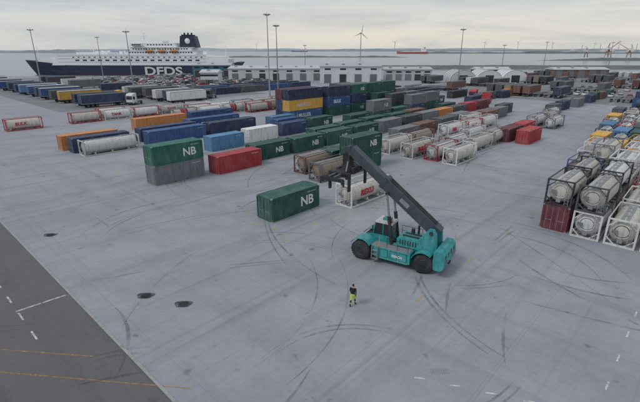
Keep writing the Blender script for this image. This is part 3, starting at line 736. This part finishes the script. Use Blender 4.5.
# ------------------------------------------------------------------ reach stacker (local x forward, y left)
def reach_stacker():
    ang=math.atan2(.534,-.845)
    e=bpy.data.objects.new("reach_stacker",None); C.objects.link(e); e.location=(9.0,31.75,0); e.rotation_euler=(0,0,ang); e.scale=(.93,.93,.93)
    # wheels
    m=MB()
    def bigw(x,y,r,w,steer=0):
        M=Matrix.Translation((x,y,r))@Matrix.Rotation(steer,4,'Z')
        pr=[(-w/2,r*.50),(-w/2,r*.86),(-w*.42,r*.96),(-w*.3,r),(w*.3,r),(w*.42,r*.96),(w/2,r*.86),(w/2,r*.50)]
        m.lathe((0,0,0),(0,1,0),pr,0,32,M)
        for sgn in (-1,1): m.lathe((0,sgn*(w/2-.12),0),(0,sgn,0),[(0,r*.52),(.13,r*.50),(.10,r*.46),(-.02,r*.40),(.02,r*.24),(.10,r*.22),(.12,r*.05)],1,24,M)
        for k in range(28):
            t=k*2*math.pi/28
            for sg in (-1,1):
                K=M@Matrix.Rotation(t+(.11 if sg>0 else 0),4,'Y'); m.box(-.07,sg*.02 if sg>0 else -w*.44,r*.985,.07,w*.44 if sg>0 else -.02,r+.025,0,K)
        for k in range(10):
            t=k*2*math.pi/10; 
            for sg in (-1,1): m.cyl((math.cos(t)*r*.33,sg*(w/2-.14),math.sin(t)*r*.33),(math.cos(t)*r*.33,sg*(w/2-.06),math.sin(t)*r*.33),.03,0,n=6,M=M)
    for y in (1.72,1.02,-1.02,-1.72): bigw(5.8,y,.92,.6)
    for y in (1.35,-1.35): bigw(0,y,.90,.6,.28)
    ob("wheels",m.mesh("wheels",[rubber,tealp]),parent=e)
    # chassis
    m=MB()
    for y in (-.75,.45): m.prism([(-1.0,.75),(-1.0,1.55),(1.2,1.75),(5.2,1.75),(6.5,1.5),(6.5,.65),(4.8,.6),(1.0,.7)],y,y+.3,0)
    m.box(5.4,-2.0,.62,6.25,2.0,1.15,1)
    m.box(1.2,-.45,.75,5.2,.45,1.5,1)
    # side decks / tanks / battery boxes
    for ya,yb in ((.76,1.85),(-1.85,-.76)): m.prism([(1.1,.65),(1.1,1.62),(4.65,1.62),(4.65,.75),(4.3,.55),(1.4,.55)],ya,yb,0)
    for x in (1.35,2.25,3.15): m.box(x,1.85,.75,x+.75,1.87,1.5,1); m.box(x+.04,1.868,.79,x+.71,1.885,1.46,0)
    m.box(1.2,.8,1.62,4.8,1.83,1.66,2); m.box(1.2,-1.83,1.62,4.8,-.8,1.66,2)
    # engine hood
    m.prism([(.5,1.76),(.5,2.45),(.7,2.6),(2.6,2.6),(2.75,2.45),(2.75,1.76)],-.9,.9,0)
    for i in range(8): m.box(.7+i*.24,.9,1.95,.8+i*.24,.925,2.4,1); m.box(.7+i*.24,-.925,1.95,.8+i*.24,-.9,2.4,1)
    m.cyl((1.3,-.65,2.6),(1.3,-.65,3.4),.1,1,n=10); m.cyl((1.8,-.6,2.6),(1.8,-.6,3.0),.17,1,n=12)
    for y in (.2,-.4): m.box(.9,y,2.6,2.4,y+.25,2.66,1)
    # counterweight
    m.prism([(-1.75,.85),(-1.85,1.2),(-1.78,2.05),(-1.5,2.4),(-.95,2.4),(-.9,1.6),(-.95,.75),(-1.5,.7)],-1.8,1.8,0)
    m.box(-1.87,-1.3,1.35,-1.80,-.8,1.5,3); m.box(-1.87,.8,1.35,-1.80,1.3,1.5,3)
    for y in (-1.2,-.4,.4,1.2): m.box(-1.84,y-.02,1.6,-1.80,y+.02,2.0,1)
    m.box(-1.9,-.25,.85,-1.6,.25,1.0,1)
    # rear fenders and front fenders
    for sy in (1,-1):
        for (cx,cz,r,y0,y1,t0,t1) in ((0,.90,1.07,1.0,1.78,.35,2.2),(5.8,.92,1.12,.68,2.08,.5,2.5)):
            n=10; 
            prof=[(cx+math.cos(t0+(t1-t0)*i/n)*r,cz+math.sin(t0+(t1-t0)*i/n)*r) for i in range(n+1)]
            prof2=[(cx+math.cos(t0+(t1-t0)*i/n)*(r+.05),cz+math.sin(t0+(t1-t0)*i/n)*(r+.05)) for i in range(n,-1,-1)]
            a,b=(y0,y1) if sy>0 else (-y1,-y0)
            for i in range(n):
                m.prism([prof[i],prof[i+1],prof2[n-i-1],prof2[n-i]],a,b,0)
    # boom towers at rear
    for y in (-.95,.65): m.prism([(-.9,1.6),(-.75,3.6),(-.5,3.95),(-.1,3.95),(.15,3.6),(1.0,1.76)],y,y+.3,0)
    m.cyl((-.32,-1.05,3.6),(-.32,1.05,3.6),.17,1,n=14)
    # steps, handrails
    for i in range(3): m.box(4.1,1.86,.45+i*.4,4.6,2.1,.49+i*.4,2)
    for x in (4.05,4.62): m.box(x,1.9,.4,x+.04,2.1,1.66,2)
    for x in (1.3,2.3,3.3): m.cyl((x,1.8,1.66),(x,1.8,2.6),.022,1,n=6); m.cyl((x,-1.8,1.66),(x,-1.8,2.6),.022,1,n=6)
    for z in (2.1,2.6): m.cyl((1.3,1.8,z),(3.3,1.8,z),.022,1,n=6); m.cyl((1.3,-1.8,z),(3.3,-1.8,z),.022,1,n=6)
    m.cyl((4.0,1.85,1.66),(4.0,1.85,2.7),.022,4,n=6)
    ob("chassis",m.mesh("chassis",[tealp,dark,steel,pm('red'),pm('yellow')]),parent=e)
    # cab
    m=MB(); cx0,cx1,w=3.35,5.05,.72
    m.prism([(cx0,1.78),(cx0,2.3),(cx1+.15,2.3),(cx1+.05,1.78)],-w,w,0)
    m.prism([(cx0+.03,2.3),(cx0+.08,3.45),(cx1-.12,3.45),(cx1+.1,2.3)],-w+.04,w-.04,1)
    for y in (-w,w-.08):
        m.beam((cx0+.05,y+.04,2.3),(cx0+.1,y+.04,3.45),.09,.1,0); m.beam((cx1+.1,y+.04,2.3),(cx1-.1,y+.04,3.45),.09,.09,0); m.beam((cx0+.85,y+.04,2.3),(cx0+.85,y+.04,3.45),.09,.07,0)
    m.prism([(cx0-.05,3.45),(cx0,3.62),(cx1-.1,3.62),(cx1+.02,3.45)],-w-.05,w+.05,3)
    m.box(cx0+.4,-.3,3.62,cx0+1.1,.3,3.82,0); m.cyl((cx0+.1,.5,3.62),(cx0+.1,.5,3.85),.07,4,n=10)
    for y in (.85,-.95): m.box(cx1+.05,y,2.7,cx1+.12,y+.14,3.15,2)
    ob("cab",m.mesh("cab",[tealp,glassm,dark,pm('white'),pm('orange')]),parent=e)
    # boom
    piv=Vector((-.32,0,3.65)); tip=Vector((8.0,0,9.75)); d=(tip-piv).normalized(); up=Vector((-d.z,0,d.x))
    m=MB(); m.beam(tuple(piv-d*.45),tuple(piv+d*6.1),.96,.98,0,.96,1.02)
    m.beam(tuple(piv+d*6.05-up*.02),tuple(tip),.78,.80,1,.78,.80)
    m.beam(tuple(piv+d*5.8),tuple(piv+d*6.15),1.04,1.10,0)
    for s_ in (1.2,2.6,4.0): m.beam(tuple(piv+d*s_),tuple(piv+d*(s_+.06)),1.0,1.06,0)
    # hoses on top, extension cylinder
    for y in (.15,-.15): m.cyl(tuple(piv+up*.58+d*.2+Vector((0,y,0))),tuple(piv+up*.58+d*5.7+Vector((0,y,0))),.06,2,n=8)
    m.beam(tuple(piv+up*.51+d*1),tuple(piv+up*.51+d*5.5),.5,.08,2)
    # side plates / lettering panel
    m.beam(tuple(piv+d*2.9+Vector((0,.495,0))),tuple(piv+d*3.9+Vector((0,.495,0))),.02,.4,3)
    # lift cylinders
    for y in (-.74,.74):
        b0=Vector((3.3,y,1.7)); b1=piv+d*5.1+Vector((0,y,0))-up*.35; k=b0+(b1-b0)*.55
        m.cyl(tuple(b0),tuple(k),.17,2,n=14); m.cyl(tuple(k),tuple(b1),.10,3,n=12)
    m.cyl(tuple(piv+d*5.1-up*.35+Vector((0,-.9,0))),tuple(piv+d*5.1-up*.35+Vector((0,.9,0))),.12,2,n=10)
    # boom head
    hd=tip+Vector((.35,0,-.25))
    m.beam(tuple(tip-d*.1),tuple(hd+Vector((.15,0,0))),.84,.84,1)
    m.cyl((hd.x,-.5,hd.z-.15),(hd.x,.5,hd.z-.15),.14,2,n=12)
    m.box(hd.x-.35,-.4,hd.z-1.3,hd.x+.35,.4,hd.z-.2,2)
    m.cyl((hd.x,0,hd.z-1.62),(hd.x,0,hd.z-1.28),.62,2,n=20)
    ob("boom",m.mesh("boom",[boompaint,boompaint,dark,steel]),parent=e)
    # spreader
    m=MB(); hx,hz=hd.x,hd.z
    m.box(hx-.6,-1.7,hz-2.05,hx+.6,1.7,hz-1.6,0)
    for x in (-.38,.18): m.box(hx+x,-3.0,hz-1.98,hx+x+.22,3.0,hz-1.68,1)
    for y in (-3.03,2.83):
        m.box(hx-1.14,y,hz-2.12,hx+1.14,y+.2,hz-1.82,0)
        for x in (-1.14,.94): m.box(hx+x,y,hz-2.3,hx+x+.2,y+.2,hz-2.12,2); m.cyl((hx+x+.1,y+.1,hz-2.42),(hx+x+.1,y+.1,hz-2.3),.05,3,n=8)
        for x in (-1.2,1.14): m.box(hx+x,y-.02,hz-2.5,hx+x+.05,y+.22,hz-1.9,0)
    m.box(hx-.9,-.5,hz-1.98,hx-.6,.5,hz-1.4,2); m.box(hx+.6,-.7,hz-1.98,hx+.85,.7,hz-1.5,2)
    for y in (-1.3,1.3): m.cyl((hx-.5,y,hz-1.6),(hx-.2,y*.3,hz-.9),.07,3,n=8)
    # folded piggyback legs
    for y in (-1.75,1.45):
        for x in (-1.1,.9): m.box(hx+x,y,hz-3.3,hx+x+.18,y+.3,hz-1.8,2)
        m.box(hx-1.1,y,hz-1.8,hx+1.08,y+.3,hz-1.62,2)
    ob("spreader",m.mesh("spreader",[dark,boompaint,dark,steel]),parent=e)
    ob("maker_lettering",text("REACH",.3,whitel,.01),(2.75,1.892,1.0),parent=e,rot=(math.pi/2,0,math.pi))
reach_stacker()

# ------------------------------------------------------------------ person
def person(x,y,rz):
    V=[];E=[];Rr=[]
    def v(p,r): V.append(p);Rr.append(r);return len(V)-1
    def chain(st,pts):
        k=st
        for p,r in pts: n=v(p,r); E.append((k,n)); k=n
        return k
    pel=v((0,0,.95),(.155,.115))
    ch=chain(pel,[((0,.005,1.08),(.14,.10)),((0,.01,1.24),(.165,.115)),((0,.0,1.40),(.15,.10))])
    neck=chain(ch,[((0,.01,1.49),(.06,.06)),((0,.025,1.56),(.062,.068))])
    chain(neck,[((0,.03,1.65),(.078,.098)),((0,.025,1.74),(.070,.085))])
    for sx in (1,-1):
        sw=sx*.16
        wr=chain(ch,[((sx*.19,0,1.42),(.065,.065)),((sx*.235,-sw*.35,1.15),(.048,.048)),((sx*.25,-sw*1.1+.06,.91),(.030,.034))])
        hd=chain(wr,[((sx*.252,-sw*1.2+.07,.85),(.026,.038))])
        hy=-sw*1.2+.07
        for i,(dy,L) in enumerate(((-.03,.075),(-.01,.085),(.01,.08),(.03,.065))):
            chain(hd,[((sx*.25,hy+dy,.80),(.009,.009)),((sx*.245,hy+dy+.008,.80-L*.5),(.008,.008)),((sx*.235,hy+dy+.015,.80-L),(.007,.007))])
        chain(hd,[((sx*.235,hy+.05,.835),(.011,.011)),((sx*.225,hy+.06,.79),(.009,.009))])
        st=sw*1.5
        chain(pel,[((sx*.09,0,.88),(.098,.10)),((sx*.10,st*.55+.03,.50),(.062,.066)),((sx*.10,st*.95-.02,.10),(.042,.045)),((sx*.105,st*.95+.02,.045),(.045,.04)),((sx*.115,st*.95+.15,.035),(.042,.03))])
    me=bpy.data.meshes.new("body"); me.from_pydata(V,E,[]); o=ob("body",me)
    md=o.modifiers.new("s","SKIN"); md.use_smooth_shade=True
    sv=me.skin_vertices[0].data
    for i,r in enumerate(Rr): sv[i].radius=r if isinstance(r,tuple) else (r,r)
    sv[0].use_root=True
    o.modifiers.new("ss","SUBSURF").levels=2
    dg=bpy.context.evaluated_depsgraph_get(); ev=o.evaluated_get(dg); me2=bpy.data.meshes.new_from_object(ev)
    bpy.data.objects.remove(o)
    me2.materials.clear()
    for mt in (blackc,hiv,skinm,hairm): me2.materials.append(mt)
    for p in me2.polygons:
        c=p.center; mi=0
        if abs(c.x)>.19 and c.z<.90: mi=2
        elif c.z>1.47: mi=3 if (c.z>1.70 or (c.y<.02 and c.z>1.58)) else 2
        elif .52<c.z<.98 and abs(c.x)<.2: mi=1
        elif .26<c.z<.33: mi=1
        p.material_index=mi; p.use_smooth=True
    e=bpy.data.objects.new("person",None); C.objects.link(e); e.location=(x,y,0); e.rotation_euler=(0,0,rz)
    ob("body",me2,parent=e)
    m=MB()
    m.lathe((0,.115,1.635),(0,1,0),[(0,.016),(.03,.012),(.035,.003)],0,8)
    for sx in (-1,1):
        m.lathe((sx*.076,.02,1.645),(sx,0,0),[(0,.03),(.012,.032),(.018,.02)],0,10)
        m.lathe((sx*.03,.112,1.665),(0,1,0),[(0,.012),(.01,.008)],1,8)
    m.box(-.022,.114,1.59,.022,.122,1.598,2)
    ob("face",m.mesh("face",[skinm,hairm,pm('maroon')]),parent=e)
person(2.3,25.9,math.radians(-25))

# ------------------------------------------------------------------ world, sun, camera
sd=Vector((-.55,-.35,.75)).normalized()
w=bpy.data.worlds.new("World"); S.world=w; w.use_nodes=True; t=w.node_tree; bg=t.nodes["Background"]
sky=N(t,"ShaderNodeTexSky",sky_type='NISHITA'); sky.sun_disc=False
sky.sun_elevation=math.asin(sd.z); sky.sun_rotation=math.atan2(sd.x,sd.y)
tc=N(t,"ShaderNodeTexCoord"); sx=N(t,"ShaderNodeSeparateXYZ"); t.links.new(tc.outputs["Generated"],sx.inputs[0])
grad=ramp(t,sx.outputs[2],[(0.0,(7.7,7.4,6.8)),(.03,(8.1,7.7,6.9)),(.065,(7.4,7.3,7.0)),(.11,(6.0,6.4,6.8)),(.45,(6.0,6.6,7.5)),(1.0,(6.2,6.9,8.1))])
cl=noise(t,mapping(t,tc.outputs["Generated"],(1.6,1.6,14)),1.7,6,.6,.5)
cl2=noise(t,mapping(t,tc.outputs["Generated"],(4,4,60)),1.3,5,.6,.3)
c=mixc(t,ramp(t,cl,[(.42,0.0),(.64,.8)]),grad,(5.3,5.6,5.9))
c=mixc(t,ramp(t,cl2,[(.5,0.0),(.7,.45)]),c,(8.6,8.1,7.2))
hx=N(t,"ShaderNodeMapRange"); hx.inputs[1].default_value=-.7; hx.inputs[2].default_value=.5; t.links.new(sx.outputs[0],hx.inputs[0])
c=mixc(t,1.0,c,ramp(t,hx.outputs[0],[(0,(.86,.91,.97)),(.65,(1.0,.985,.95)),(1,(.98,.97,.95))]),'MULTIPLY')
c=mixc(t,.88,sky.outputs[0],c)
t.links.new(c,bg.inputs[0]); bg.inputs[1].default_value=.1
sl=bpy.data.lights.new("sun","SUN"); sl.energy=1.1; sl.angle=math.radians(14); sl.color=(1,.96,.9)
so=ob("sun",sl,(0,0,60)); so.rotation_euler=sd.to_track_quat('Z','Y').to_euler()
cd=bpy.data.cameras.new("camera"); cd.lens=24; cd.sensor_width=36; cd.clip_end=100000; cd.clip_start=.5
co=ob("camera",cd,(0,0,17)); co.rotation_euler=(math.radians(90)-math.atan(151/426.7),0,0)
S.camera=co
S.view_settings.view_transform='Standard'; S.view_settings.look='None'; S.view_settings.exposure=0
